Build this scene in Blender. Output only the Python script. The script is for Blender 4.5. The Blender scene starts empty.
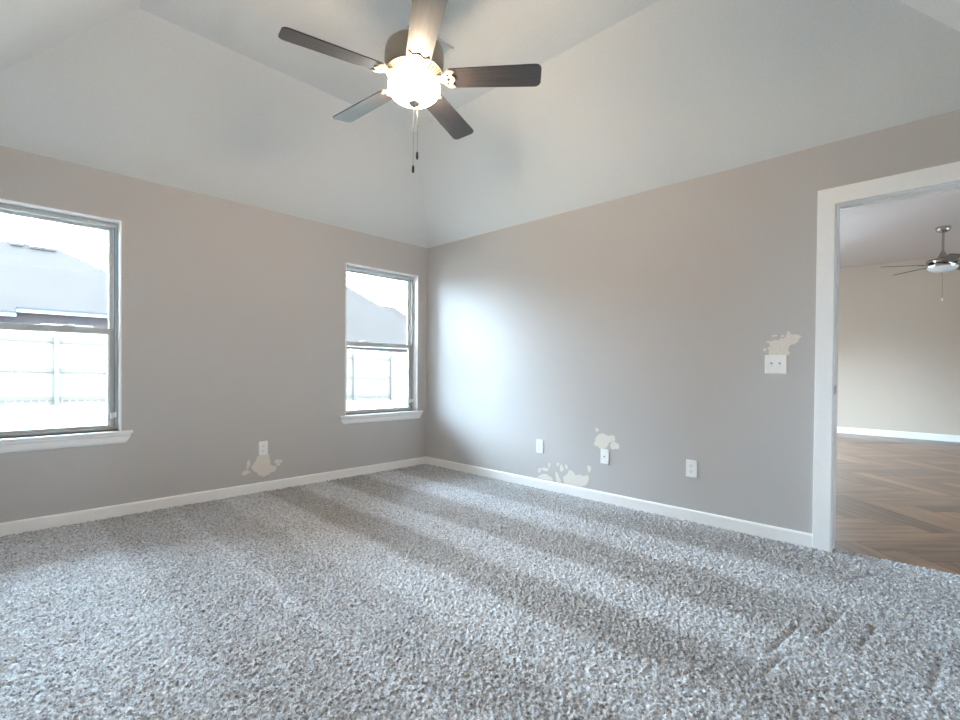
import bpy, bmesh, math, random
import numpy as np
from mathutils import Vector, Matrix

random.seed(7)
rng = np.random.default_rng(7)
S = bpy.context.scene
COL = S.collection
PI = math.pi
R = math.radians

# ------------------------------------------------------------------ camera
cam_d = bpy.data.cameras.new('camera')
cam = bpy.data.objects.new('camera', cam_d)
COL.objects.link(cam)
S.camera = cam
cam_d.sensor_width = 36.0
cam_d.lens = 36.0 * 486.12 / 960.0
cam_d.shift_y = 15.19 / 960.0
cam_d.clip_start = 0.02
cam_d.clip_end = 300
F = Vector((0.71885133, 0.69509404, -0.00985066))
RT = Vector((0.69516259, -0.71880471, 0.00829259))
UP = Vector((0.00131657, 0.01280894, 0.9999171))
m = Matrix((RT, UP, -F)).transposed().to_4x4()
m.translation = Vector((-3.54941, -4.27394, 1.06162))
cam.matrix_world = m

# ------------------------------------------------------------------ sky, exposure
S.view_settings.view_transform = 'Standard'
S.view_settings.look = 'None'
S.view_settings.exposure = 0.45
S.view_settings.gamma = 1.0
S.view_settings.use_curve_mapping = False
S.cycles.use_denoising = True
S.cycles.max_bounces = 14
S.cycles.diffuse_bounces = 10
S.cycles.transparent_max_bounces = 16
S.cycles.sample_clamp_indirect = 12
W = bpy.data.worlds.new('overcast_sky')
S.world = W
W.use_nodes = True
# overcast with the hidden sun beyond the garden: the sky is brighter on the +y side
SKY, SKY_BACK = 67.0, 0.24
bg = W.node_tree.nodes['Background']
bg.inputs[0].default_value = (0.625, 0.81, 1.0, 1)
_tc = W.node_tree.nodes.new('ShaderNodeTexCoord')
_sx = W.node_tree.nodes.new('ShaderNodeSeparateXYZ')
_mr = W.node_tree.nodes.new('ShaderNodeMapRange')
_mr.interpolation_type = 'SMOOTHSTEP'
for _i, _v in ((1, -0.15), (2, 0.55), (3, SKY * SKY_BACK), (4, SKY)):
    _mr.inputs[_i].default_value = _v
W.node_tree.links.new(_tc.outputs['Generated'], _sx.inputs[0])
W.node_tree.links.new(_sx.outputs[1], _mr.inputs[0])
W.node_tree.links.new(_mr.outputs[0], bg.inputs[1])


def portal(name, loc, rot, sx, sy):
    """sky portal standing in a window opening: only guides the sampling of the sky"""
    d = bpy.data.lights.new(name, 'AREA')
    d.shape = 'RECTANGLE'
    d.size, d.size_y = sx, sy
    d.cycles.is_portal = True
    o = bpy.data.objects.new(name, d)
    COL.objects.link(o)
    o.location = loc
    o.rotation_euler = rot
    return o


portal('window_portal', (-3.28, 0.17, 1.36), (R(-90), 0, 0), 0.9, 1.5)
portal('window_portal', (-0.595, 0.17, 1.36), (R(-90), 0, 0), 0.9, 1.5)
portal('patio_portal', (5.3, 0.2, 1.05), (R(-90), 0, 0), 3.0, 2.1)
portal('window_portal', (1.9, 0.2, 1.35), (R(-90), 0, 0), 1.8, 1.5)
portal('window_portal', (7.34, -1.4, 1.22), (R(90), 0, R(90)), 1.8, 1.75)
portal('window_portal', (4.0, -8.14, 1.35), (R(90), 0, 0), 2.0, 1.5)

# ------------------------------------------------------------------ dimensions
H = 2.44          # wall height of the bedroom
XE, YE = -3.873, -4.625
SL, HF = 0.9565, 3.089   # run of the ceiling slopes, height of the flat
HD = 2.060        # head of the doorway
D0, D1 = -3.779, -4.515  # doorway
HX, HH = 7.26, 2.955      # hall: far wall, ceiling height
HY0, HY1 = 0.02, -8.0
CW, CT = 0.089, 0.018   # casing
TW = 0.115        # inner wall thickness
W1 = (-3.737, -2.830)
W2 = (-1.037, -0.130)
WZ = (0.607, 2.110)
RD = 0.062        # depth of the window reveal

# ------------------------------------------------------------------ materials


class NT:
    def __init__(self, name):
        self.m = bpy.data.materials.new(name)
        self.m.use_nodes = True
        self.t = self.m.node_tree
        self.n = self.t.nodes
        self.bsdf = self.n['Principled BSDF']
        self.out = self.n['Material Output']

    def node(self, typ, **kw):
        n = self.n.new(typ)
        for k, v in kw.items():
            if k in n.inputs:
                n.inputs[k].default_value = v
            else:
                setattr(n, k, v)
        return n

    def link(self, a, b):
        self.t.links.new(a, b)

    def base(self, col=None, rough=0.5, metal=0.0, spec=0.5):
        b = self.bsdf
        if col:
            b.inputs['Base Color'].default_value = (*col, 1)
        b.inputs['Roughness'].default_value = rough
        b.inputs['Metallic'].default_value = metal
        b.inputs['Specular IOR Level'].default_value = spec
        return self

    def coord(self, scale=(1, 1, 1), which='Object'):
        tc = self.node('ShaderNodeTexCoord')
        mp = self.node('ShaderNodeMapping')
        mp.inputs['Scale'].default_value = scale
        self.link(tc.outputs[which], mp.inputs['Vector'])
        return mp.outputs[0]

    def noise(self, vec, scale, detail=2.0, rough=0.5):
        n = self.node('ShaderNodeTexNoise')
        n.inputs['Scale'].default_value = scale
        n.inputs['Detail'].default_value = detail
        n.inputs['Roughness'].default_value = rough
        self.link(vec, n.inputs['Vector'])
        return n.outputs[0]

    def ramp(self, fac, stops, interp='LINEAR'):
        r = self.node('ShaderNodeValToRGB')
        r.color_ramp.interpolation = interp
        e = r.color_ramp.elements
        while len(e) < len(stops):
            e.new(0.5)
        for i, (p, c) in enumerate(stops):
            e[i].position = p
            e[i].color = (*c, 1) if len(c) == 3 else c
        self.link(fac, r.inputs[0])
        return r.outputs[0]

    def bump(self, h, dist, strength=1.0):
        b = self.node('ShaderNodeBump')
        b.inputs['Strength'].default_value = strength
        b.inputs['Distance'].default_value = dist
        self.link(h, b.inputs['Height'])
        self.link(b.outputs[0], self.bsdf.inputs['Normal'])

    def mix(self, a, b, fac, blend='MIX'):
        mx = self.node('ShaderNodeMix', data_type='RGBA', blend_type=blend)
        for s, i in ((fac, 0), (a, 6), (b, 7)):
            if isinstance(s, (int, float)):
                mx.inputs[i].default_value = s
            elif isinstance(s, tuple):
                mx.inputs[i].default_value = (*s, 1)
            else:
                self.link(s, mx.inputs[i])
        return mx.outputs[2]


def paint(name, col, rough=0.55, grain=260, dist=0.0018, spec=0.18, mottle=0.03):
    k = NT(name).base(col, rough, 0, spec)
    v = k.coord()
    c = k.noise(v, grain * 0.5, 2)
    lo = tuple(x * (1 - mottle) for x in col)
    hi = tuple(min(1, x * (1 + mottle)) for x in col)
    k.link(k.ramp(c, [(0.35, lo), (0.65, hi)]), k.bsdf.inputs['Base Color'])
    k.bump(k.noise(v, grain, 3, 0.55), dist)
    return k.m


def plain(name, col, rough=0.4, metal=0.0, spec=0.5, wob=0.03):
    k = NT(name).base(col, rough, metal, spec)
    c = k.noise(k.coord(), 40, 2)
    lo = tuple(x * (1 - wob) for x in col)
    hi = tuple(min(1, x * (1 + wob)) for x in col)
    k.link(k.ramp(c, [(0.3, lo), (0.7, hi)]), k.bsdf.inputs['Base Color'])
    return k.m


M_wall = paint('greige_wall_paint', (0.53, 0.502, 0.487), 0.7)
M_ceil = paint('ceiling_paint', (0.70, 0.695, 0.68), 0.7)
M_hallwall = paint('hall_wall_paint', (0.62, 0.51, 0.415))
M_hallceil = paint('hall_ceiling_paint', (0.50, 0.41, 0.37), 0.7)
M_trim = plain('white_trim_enamel', (0.90, 0.885, 0.87), 0.32, 0, 0.5, 0.01)
M_patch = paint('bare_joint_compound', (0.76, 0.70, 0.63), 0.8, 160, 0.0008, 0.2, 0.05)
M_vinyl = plain('grey_window_vinyl', (0.50, 0.50, 0.48), 0.4)
M_vinyl2 = plain('pale_window_vinyl', (0.70, 0.70, 0.68), 0.4)
M_track = plain('dark_window_track', (0.16, 0.16, 0.155), 0.5)
M_white = plain('white_plastic', (0.88, 0.88, 0.87), 0.3, 0, 0.5, 0.01)
M_slot = plain('dark_slot', (0.03, 0.03, 0.03), 0.6)
M_screw = plain('screw_metal', (0.55, 0.55, 0.53), 0.3, 1.0)
M_nickel = plain('satin_nickel', (0.52, 0.48, 0.43), 0.2, 1.0)
M_fanmetal = plain('pewter_fan_enamel', (0.40, 0.34, 0.27), 0.38, 0.3)
M_black = plain('black_plastic', (0.012, 0.012, 0.012), 0.4)
M_dirt = plain('underlay_dark', (0.06, 0.04, 0.03), 0.9)
M_brick = None


def make_glass():
    k = NT('window_glass')
    k.n.remove(k.bsdf)
    t = k.node('ShaderNodeBsdfTransparent')
    t.inputs[0].default_value = (0.86, 0.89, 0.89, 1)
    g = k.node('ShaderNodeBsdfGlossy')
    g.inputs['Roughness'].default_value = 0.02
    fr = k.node('ShaderNodeFresnel')
    fr.inputs[0].default_value = 1.45
    mx = k.node('ShaderNodeMixShader')
    k.link(fr.outputs[0], mx.inputs[0])
    k.link(t.outputs[0], mx.inputs[1])
    k.link(g.outputs[0], mx.inputs[2])
    k.link(mx.outputs[0], k.out.inputs[0])
    return k.m


M_glass = make_glass()


def make_wood(name, dark, light, rough=0.4, attr=None, grain=(1.5, 40, 1.0)):
    """long grain along U of the UV map; one colour per plank from a face attribute"""
    k = NT(name).base(None, rough, 0, 0.4)
    uv = k.coord(grain, 'UV')
    n1 = k.noise(uv, 1.0, 6, 0.6)
    c = k.ramp(n1, [(0.25, dark), (0.5, tuple((a + b) / 2 for a, b in zip(dark, light))), (0.78, light)])
    if attr:
        a = k.node('ShaderNodeAttribute')
        a.attribute_name = attr
        tone = k.ramp(a.outputs['Fac'], [(0.0, (0.66, 0.67, 0.70)), (0.5, (1.0, 0.98, 0.96)), (1.0, (1.40, 1.30, 1.18))])
        c = k.mix(c, tone, 1.0, 'MULTIPLY')
    k.link(c, k.bsdf.inputs['Base Color'])
    k.bump(n1, 0.0006, 0.6)
    return k.m


M_plank = make_wood('wood_look_plank', (0.085, 0.050, 0.034), (0.32, 0.192, 0.128), 0.30, 'tone', (1.6, 17, 1))
M_blade = make_wood('dark_weathered_blade', (0.035, 0.030, 0.030), (0.085, 0.075, 0.075), 0.30, None, (3, 70, 1))
M_hblade = make_wood('brown_blade', (0.05, 0.035, 0.028), (0.10, 0.07, 0.055), 0.45, None, (3, 60, 1))
M_fence = make_wood('weathered_cedar', (0.16, 0.137, 0.12), (0.235, 0.20, 0.172), 0.85, 'tonef', (2, 30, 1))


def make_carpet():
    k = NT('plush_carpet').base(None, 0.95, 0, 0.1)
    k.bsdf.inputs['Sheen Weight'].default_value = 0.15
    v = k.coord()
    vo = k.node('ShaderNodeTexVoronoi')
    vo.inputs['Scale'].default_value = 150
    k.link(v, vo.inputs['Vector'])
    sp = k.node('ShaderNodeSeparateColor')
    k.link(vo.outputs['Color'], sp.inputs[0])
    fleck = k.ramp(sp.outputs[0], [(0.0, (0.19, 0.19, 0.195)), (0.25, (0.42, 0.42, 0.435)),
                                   (0.7, (0.60, 0.60, 0.615)), (1.0, (0.80, 0.80, 0.815))])
    # vacuum lanes: the nap combed one way, then the other
    wob = k.noise(v, 2.2, 3)
    sx = k.node('ShaderNodeSeparateXYZ')
    k.link(v, sx.inputs[0])
    ma = k.node('ShaderNodeMath', operation='MULTIPLY_ADD')
    k.link(wob, ma.inputs[0])
    ma.inputs[1].default_value = 0.10
    k.link(sx.outputs[0], ma.inputs[2])
    mr = k.node('ShaderNodeMapRange')
    mr.inputs[1].default_value = -4.0 + 0.05
    mr.inputs[2].default_value = 0.0 + 0.05
    k.link(ma.outputs[0], mr.inputs[0])

    def f(x):
        return (x + 4.0) / 4.0
    d, l = (0.765, 0.735, 0.705), (1.11, 1.12, 1.13)
    dm, lm = (0.90, 0.895, 0.89), (1.07, 1.08, 1.09)
    seq = [(-4.0, lm), (-3.0, lm), (-2.95, dm), (-2.62, dm), (-2.55, lm), (-2.50, dm), (-2.22, dm), (-2.14, l), (-1.87, l),
           (-1.81, d), (-1.58, d), (-1.50, l), (-1.26, l), (-1.20, d), (-0.90, d), (-0.80, l), (-0.54, l),
           (-0.46, d), (-0.24, d), (-0.1, dm), (0.0, dm)]
    lane = k.ramp(mr.outputs[0], [(f(x), c) for x, c in seq])
    # towards the doorway the lanes are walked flat
    fade = k.node('ShaderNodeMapRange')
    k.link(sx.outputs[1], fade.inputs[0])
    fade.inputs[1].default_value = -3.5
    fade.inputs[2].default_value = -4.1
    fade.inputs[3].default_value = 0.95
    fade.inputs[4].default_value = 0.25
    big = k.noise(v, 1.7, 3)
    worn = k.ramp(big, [(0.3, (0.86, 0.85, 0.84)), (0.7, (1.04, 1.04, 1.04))])
    lane2 = k.mix(worn, lane, fade.outputs[0])
    c = k.mix(fleck, lane2, 1.0, 'MULTIPLY')
    k.link(c, k.bsdf.inputs['Base Color'])
    k.bump(k.noise(v, 420, 2, 0.6), 0.004, 0.6)
    return k.m


M_carpet = make_carpet()


def make_brick():
    k = NT('red_brick').base(None, 0.9, 0, 0.2)
    v = k.coord()
    b = k.node('ShaderNodeTexBrick')
    b.inputs['Color1'].default_value = (0.075, 0.052, 0.052, 1)
    b.inputs['Color2'].default_value = (0.045, 0.036, 0.040, 1)
    b.inputs['Mortar'].default_value = (0.10, 0.095, 0.095, 1)
    b.inputs['Scale'].default_value = 5
    sw = k.node('ShaderNodeSeparateXYZ')
    k.link(v, sw.inputs[0])
    cb = k.node('ShaderNodeCombineXYZ')
    k.link(sw.outputs[0], cb.inputs[0])
    k.link(sw.outputs[2], cb.inputs[1])
    k.link(cb.outputs[0], b.inputs['Vector'])
    k.link(b.outputs[0], k.bsdf.inputs['Base Color'])
    return k.m


def make_shingle():
    k = NT('asphalt_shingle').base(None, 0.95, 0, 0.1)
    v = k.coord((1, 1, 1))
    b = k.node('ShaderNodeTexBrick')
    b.inputs['Color1'].default_value = (0.047, 0.036, 0.0305, 1)
    b.inputs['Color2'].default_value = (0.043, 0.033, 0.0285, 1)
    b.inputs['Mortar'].default_value = (0.038, 0.0295, 0.025, 1)
    b.inputs['Scale'].default_value = 3
    b.inputs['Mortar Size'].default_value = 0.03
    k.link(v, b.inputs['Vector'])
    n = k.noise(v, 1.2, 4)
    c = k.mix(b.outputs[0], k.ramp(n, [(0.3, (0.93, 0.93, 0.93)), (0.7, (1.06, 1.06, 1.06))]), 1.0, 'MULTIPLY')
    k.link(c, k.bsdf.inputs['Base Color'])
    return k.m


def make_ground():
    k = NT('dry_yard').base(None, 0.95, 0, 0.1)
    v = k.coord()
    n = k.noise(v, 0.9, 6, 0.65)
    k.link(k.ramp(n, [(0.3, (0.25, 0.235, 0.20)), (0.55, (0.31, 0.29, 0.25)), (0.75, (0.36, 0.345, 0.31))]),
           k.bsdf.inputs['Base Color'])
    return k.m


M_brick, M_shingle, M_ground = make_brick(), make_shingle(), make_ground()
M_fascia = plain('white_fascia', (0.24, 0.24, 0.24), 0.5)
M_gutter = plain('grey_gutter', (0.03, 0.033, 0.038), 0.5)
M_darkglass = plain('dark_house_window', (0.05, 0.055, 0.07), 0.15)


def make_lamp(strength, col):
    """frosted glass: glows itself and lets the bulb's light through"""
    k = NT('lit_frosted_bowl').base((0.85, 0.83, 0.8), 0.3, 0, 0.4)
    k.bsdf.inputs['Emission Color'].default_value = (*col, 1)
    k.bsdf.inputs['Emission Strength'].default_value = strength
    t = k.node('ShaderNodeBsdfTransparent')
    mx = k.node('ShaderNodeMixShader')
    mx.inputs[0].default_value = 0.55
    k.link(k.bsdf.outputs[0], mx.inputs[1])
    k.link(t.outputs[0], mx.inputs[2])
    k.link(mx.outputs[0], k.out.inputs[0])
    return k.m


M_bowl = make_lamp(7.5, (1.0, 0.80, 0.58))
M_bowloff = plain('frosted_glass_bowl', (0.80, 0.79, 0.77), 0.25)

# ------------------------------------------------------------------ mesh helpers


def obj(name, bm, mat, parent=None, smooth=None, recalc=True):
    if recalc:
        bmesh.ops.recalc_face_normals(bm, faces=bm.faces[:])
    me = bpy.data.meshes.new(name)
    bm.to_mesh(me)
    bm.free()
    if mat is not None:
        me.materials.append(mat)
    if smooth is not None:
        me.polygons.foreach_set('use_smooth', [True] * len(me.polygons))
        me.set_sharp_from_angle(angle=R(smooth))
    o = bpy.data.objects.new(name, me)
    COL.objects.link(o)
    if parent is not None:
        o.parent = parent
        o.matrix_parent_inverse = Matrix.Identity(4)
    return o


def structure(o):
    o['kind'] = 'structure'
    return o


def thing(name, label, cat, loc=(0, 0, 0), rotz=0.0, group=None):
    o = bpy.data.objects.new(name, None)
    o.empty_display_size = 0.1
    COL.objects.link(o)
    o.location = loc
    o.rotation_euler = (0, 0, rotz)
    o['label'] = label
    o['category'] = cat
    if group:
        o['group'] = group
    return o


def box(bm, x0, x1, y0, y1, z0, z1, bev=0.0):
    vs = [bm.verts.new((x, y, z)) for z in (min(z0, z1), max(z0, z1)) for y in (min(y0, y1), max(y0, y1)) for x in (min(x0, x1), max(x0, x1))]
    fs = [bm.faces.new([vs[i] for i in q]) for q in
          ((0, 2, 3, 1), (4, 5, 7, 6), (0, 1, 5, 4), (2, 6, 7, 3), (0, 4, 6, 2), (1, 3, 7, 5))]
    if bev > 0:
        es = list({e for f in fs for e in f.edges})
        bmesh.ops.bevel(bm, geom=es, offset=bev, segments=2, affect='EDGES', profile=0.5)
    return bm


def new():
    return bmesh.new()


def lathe(bm, prof, seg=48, center=(0, 0), closed=True):
    """prof: list of (radius, z); caps ends that have radius 0"""
    rings = []
    for r, z in prof:
        if r < 1e-6:
            rings.append([bm.verts.new((center[0], center[1], z))])
        else:
            rings.append([bm.verts.new((center[0] + r * math.cos(2 * PI * i / seg), center[1] + r * math.sin(2 * PI * i / seg), z))
                          for i in range(seg)])
    for a, b in zip(rings, rings[1:]):
        if len(a) == 1 and len(b) == 1:
            continue
        for i in range(seg):
            j = (i + 1) % seg
            if len(a) == 1:
                bm.faces.new((a[0], b[i], b[j]))
            elif len(b) == 1:
                bm.faces.new((a[i], b[0], a[j]))
            else:
                bm.faces.new((a[i], b[i], b[j], a[j]))
    return bm


def cyl(bm, p0, p1, r, seg=12, r1=None):
    p0, p1 = Vector(p0), Vector(p1)
    d = (p1 - p0).normalized()
    a = d.orthogonal().normalized()
    b = d.cross(a)
    r1 = r if r1 is None else r1
    A = [bm.verts.new(p0 + (a * math.cos(2 * PI * i / seg) + b * math.sin(2 * PI * i / seg)) * r) for i in range(seg)]
    B = [bm.verts.new(p1 + (a * math.cos(2 * PI * i / seg) + b * math.sin(2 * PI * i / seg)) * r1) for i in range(seg)]
    for i in range(seg):
        bm.faces.new((A[i], A[(i + 1) % seg], B[(i + 1) % seg], B[i]))
    bm.faces.new(A[::-1])
    bm.faces.new(B)
    return bm


def prism(bm, pts, axis, a, b):
    """extrude polygon pts (2D) along axis 0/1/2 from a to b"""
    def p3(p, t):
        q = [p[0], p[1]]
        q.insert(axis, t)
        return q
    A = [bm.verts.new(p3(p, a)) for p in pts]
    B = [bm.verts.new(p3(p, b)) for p in pts]
    n = len(pts)
    for i in range(n):
        bm.faces.new((A[i], A[(i + 1) % n], B[(i + 1) % n], B[i]))
    bm.faces.new(A[::-1])
    bm.faces.new(B)
    return bm


def filled(loops, thick):
    """flat plate in XY with holes: first loop the outline, the others holes; returns a bmesh centred on z=0"""
    cu = bpy.data.curves.new('outline', 'CURVE')
    cu.dimensions = '2D'
    cu.fill_mode = 'BOTH'
    cu.extrude = thick / 2
    for lp in loops:
        s = cu.splines.new('POLY')
        s.points.add(len(lp) - 1)
        for p, q in zip(s.points, lp):
            p.co = (q[0], q[1], 0, 1)
        s.use_cyclic_u = True
    o = bpy.data.objects.new('outline', cu)
    COL.objects.link(o)
    dg = bpy.context.evaluated_depsgraph_get()
    dg.update()
    me = bpy.data.meshes.new_from_object(o.evaluated_get(dg))
    bm = bmesh.new()
    bm.from_mesh(me)
    bpy.data.objects.remove(o)
    bpy.data.curves.remove(cu)
    bpy.data.meshes.remove(me)
    bmesh.ops.remove_doubles(bm, verts=bm.verts[:], dist=1e-6)
    return bm


def wall_with_holes(bm, axis, t0, t1, u0, u1, z0, z1, holes):
    """solid wall with its thickness along axis; holes are (ua, ub, za, zb)"""
    us = sorted({u0, u1, *[h[0] for h in holes], *[h[1] for h in holes]})
    zs = sorted({z0, z1, *[h[2] for h in holes], *[h[3] for h in holes]})
    nu, nz = len(us) - 1, len(zs) - 1

    def solid(i, j):
        if i < 0 or j < 0 or i >= nu or j >= nz:
            return False
        uc, zc = (us[i] + us[i + 1]) / 2, (zs[j] + zs[j + 1]) / 2
        return not any(h[0] < uc < h[1] and h[2] < zc < h[3] for h in holes)
    V = {}

    def v(i, j, k):
        key = (i, j, k)
        if key not in V:
            q = [us[i], zs[j]]
            q.insert(axis, (t0, t1)[k])
            V[key] = bm.verts.new(q)
        return V[key]
    for i in range(nu):
        for j in range(nz):
            if not solid(i, j):
                continue
            for k in (0, 1):
                bm.faces.new((v(i, j, k), v(i + 1, j, k), v(i + 1, j + 1, k), v(i, j + 1, k)))
            if not solid(i - 1, j):
                bm.faces.new((v(i, j, 0), v(i, j + 1, 0), v(i, j + 1, 1), v(i, j, 1)))
            if not solid(i + 1, j):
                bm.faces.new((v(i + 1, j, 0), v(i + 1, j + 1, 0), v(i + 1, j + 1, 1), v(i + 1, j, 1)))
            if not solid(i, j - 1):
                bm.faces.new((v(i, j, 0), v(i + 1, j, 0), v(i + 1, j, 1), v(i, j, 1)))
            if not solid(i, j + 1):
                bm.faces.new((v(i, j + 1, 0), v(i + 1, j + 1, 0), v(i + 1, j + 1, 1), v(i, j + 1, 1)))
    return bm


# ------------------------------------------------------------------ shell of the bedroom
bm = wall_with_holes(new(), 1, 0.0, 0.16, XE - 0.12, 0.0, -0.3, H, [(*W1, *WZ), (*W2, *WZ)])
wall_left = structure(obj('wall_left', bm, M_wall))
bm = wall_with_holes(new(), 0, 0.0, TW, YE - 0.12, 0.16, -0.3, HH, [(D1 - 0.02, D0 + 0.02, -0.02, HD + 0.02)])
wall_right = structure(obj('wall_right', bm, M_wall))
bm = box(new(), XE - 0.12, XE, YE - 0.12, 0.0, -0.3, H)
structure(obj('wall_rear', bm, M_wall))
bm = box(new(), XE, 0.0, YE - 0.12, YE, -0.3, H)
structure(obj('wall_back', bm, M_wall))

# hipped ceiling: four slopes and a flat
bm = new()
o4 = [bm.verts.new(p) for p in ((XE, 0, H), (0, 0, H), (0, YE, H), (XE, YE, H))]
i4 = [bm.verts.new(p) for p in ((XE + SL, -SL, HF), (-SL, -SL, HF), (-SL, YE + SL, HF), (XE + SL, YE + SL, HF))]
for i in range(4):
    j = (i + 1) % 4
    bm.faces.new((o4[i], o4[j], i4[j], i4[i]))
bm.faces.new(i4)
structure(obj('ceiling', bm, M_ceil))

# carpet: a real pile surface of tufts
def box_blur(a, r):
    k = np.ones(2 * r + 1) / (2 * r + 1)
    a = np.apply_along_axis(lambda q: np.convolve(q, k, 'same'), 0, a)
    return np.apply_along_axis(lambda q: np.convolve(q, k, 'same'), 1, a)


def carpet():
    st = 0.0044
    nx = int((0.0 - XE + 0.09) / st) + 1
    ny = int((0.0 - YE) / st) + 1
    xs = np.linspace(XE, 0.088, nx)
    ys = np.linspace(YE, 0.0, ny)
    X, Y = np.meshgrid(xs, ys, indexing='ij')
    n0 = rng.standard_normal((nx, ny))
    n1 = 0.6 * n0 + box_blur(n0, 1)
    n1 /= n1.std()
    n2 = box_blur(box_blur(rng.standard_normal((nx, ny)), 3), 3)
    n2 /= n2.std()
    n3 = box_blur(box_blur(rng.standard_normal((nx, ny)), 14), 14)
    n3 /= n3.std()
    Z = -0.006 + 0.0042 * np.clip(n1, -2, 2) + 0.0004 * n2 + 0.0005 * n3
    # lane edges pressed in by the vacuum
    for xl, y0, y1, dep in ((-1.865, -2.9, -0.3, 0.006), (-2.55, -2.6, -0.9, 0.004), (-1.2, -3.2, -1.2, 0.002), (-0.5, -3.2, -0.8, 0.002)):
        w = np.exp(-((X - xl - 0.012 * np.sin(Y * 3.1)) / 0.012) ** 2) * (1 / (1 + np.exp(-(Y - y0) * 8))) * (1 / (1 + np.exp((Y - y1) * 8)))
        Z -= dep * w
    # shoe marks near the doorway
    for ax, ay, bx, by, dep, wd in ((-1.42, -3.79, -1.16, -3.82, 0.010, 0.010), (-1.185, -4.03, -0.915, -4.06, 0.007, 0.012),
                                (-0.203, -3.58, -0.09, -3.612, 0.010, 0.010), (-0.26, -3.715, -0.06, -3.704, 0.006, 0.012),
                                (-1.17, -3.90, -0.90, -3.935, 0.006, 0.016), (-1.60, -3.815, -1.46, -3.826, 0.007, 0.014),
                                (-1.32, -4.24, -1.02, -4.265, 0.005, 0.012), (-0.41, -3.905, -0.22, -4.01, 0.005, 0.014)):
        a = np.array([ax, ay])
        d = np.array([bx, by]) - a
        t = np.clip(((X - ax) * d[0] + (Y - ay) * d[1]) / (d @ d), 0, 1)
        q = (X - ax - t * d[0]) ** 2 + (Y - ay - t * d[1]) ** 2
        Z -= 1.8 * dep * np.exp(-q / wd ** 2)
    edge = 0.078 + 0.006 * np.interp(ys, ys, box_blur(rng.standard_normal((ny, 3)), 6)[:, 1] * 12)
    Z[X > edge[None, :] - 0.012] -= 0.004
    V = np.stack([X, Y, Z], -1).reshape(-1, 3)
    idx = np.arange(nx * ny).reshape(nx, ny)
    q = np.stack([idx[:-1, :-1], idx[1:, :-1], idx[1:, 1:], idx[:-1, 1:]], -1)
    xc = (X[:-1, :-1] + X[1:, 1:]) / 2
    yc = (Y[:-1, :-1] + Y[1:, 1:]) / 2
    ed = np.broadcast_to(((edge[:-1] + edge[1:]) / 2)[None, :], xc.shape)
    keep = (xc < 0) | ((yc < D0 + 0.001) & (yc > D1) & (xc < ed))
    q = q[keep].reshape(-1, 4)
    me = bpy.data.meshes.new('floor')
    me.vertices.add(len(V))
    me.vertices.foreach_set('co', V.ravel())
    me.loops.add(q.size)
    me.loops.foreach_set('vertex_index', q.ravel().astype(np.int32))
    me.polygons.add(len(q))
    me.polygons.foreach_set('loop_start', np.arange(0, q.size, 4, dtype=np.int32))
    me.polygons.foreach_set('use_smooth', np.ones(len(q), bool))
    me.update(calc_edges=True)
    me.validate()
    me.materials.append(M_carpet)
    o = bpy.data.objects.new('floor', me)
    COL.objects.link(o)
    return structure(o)


carpet()


# baseboards
def baseboard(name, axis, at, side, u0, u1, h=0.079, t=0.013, z0=-0.012, mat=M_trim):
    s = side
    prof = [(at, z0), (at + s * t, z0), (at + s * t, h - 0.012), (at + s * t * 0.75, h - 0.004), (at + s * t * 0.35, h), (at, h)]
    bm = prism(new(), prof if axis == 1 else prof, 1 - axis if False else (0 if axis == 1 else 1), u0, u1)
    return structure(obj(name, bm, mat))


baseboard('baseboard_left', 1, 0.0, -1, XE, 0.0)
baseboard('baseboard_right', 0, 0.0, -1, D0 + 0.006 + CW, -0.013)
baseboard('baseboard_back', 1, YE, 1, XE, 0.0)
baseboard('baseboard_rear', 0, XE, 1, YE + 0.013, -0.013)


# ------------------------------------------------------------------ doorway
door = bpy.data.objects.new('door_1', None)
COL.objects.link(door)
structure(door)
for s, wx in ((-1, 0.0), (1, TW)):
    xa, xb = wx, wx + s * CT
    z0 = -0.008
    obj('casing', box(new(), xa, xb, D0 + 0.006, D0 + 0.006 + CW, z0, HD + 0.006, 0.002), M_trim, door)
    obj('casing', box(new(), xa, xb, D1 - 0.006 - CW, D1 - 0.006, z0, HD + 0.006, 0.002), M_trim, door)
    obj('casing', box(new(), xa, xb, D1 - 0.006 - CW, D0 + 0.006 + CW, HD + 0.006, HD + 0.104, 0.002), M_trim, door)
obj('jamb', box(new(), -0.002, TW + 0.002, D0, D0 + 0.019, -0.01, HD + 0.019, 0.001), M_trim, door)
obj('jamb', box(new(), -0.002, TW + 0.002, D1 - 0.019, D1, -0.01, HD + 0.019, 0.001), M_trim, door)
obj('jamb', box(new(), -0.002, TW + 0.002, D1, D0, HD, HD + 0.019, 0.001), M_trim, door)
obj('door_stop', box(new(), 0.055, 0.085, D1, D1 + 0.006, -0.01, HD, 0.002), M_trim, door)
obj('door_stop', box(new(), 0.055, 0.085, D1 + 0.01, D0 - 0.01, HD - 0.010, HD, 0.002), M_trim, door)
# strike plate with its lip
bm = box(new(), 0.004, 0.036, D0 - 0.002, D0 + 0.0005, 0.935, 0.992, 0.0006)
box(bm, -0.006, 0.006, D0 - 0.0028, D0 - 0.0008, 0.945, 0.982, 0.0006)
sp = obj('strike_plate', bm, M_nickel, door)
sp['label'] = 'nickel strike plate'
obj('latch_hole', box(new(), 0.014, 0.027, D0 - 0.0026, D0 - 0.0018, 0.950, 0.976), M_slot, sp)


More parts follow.
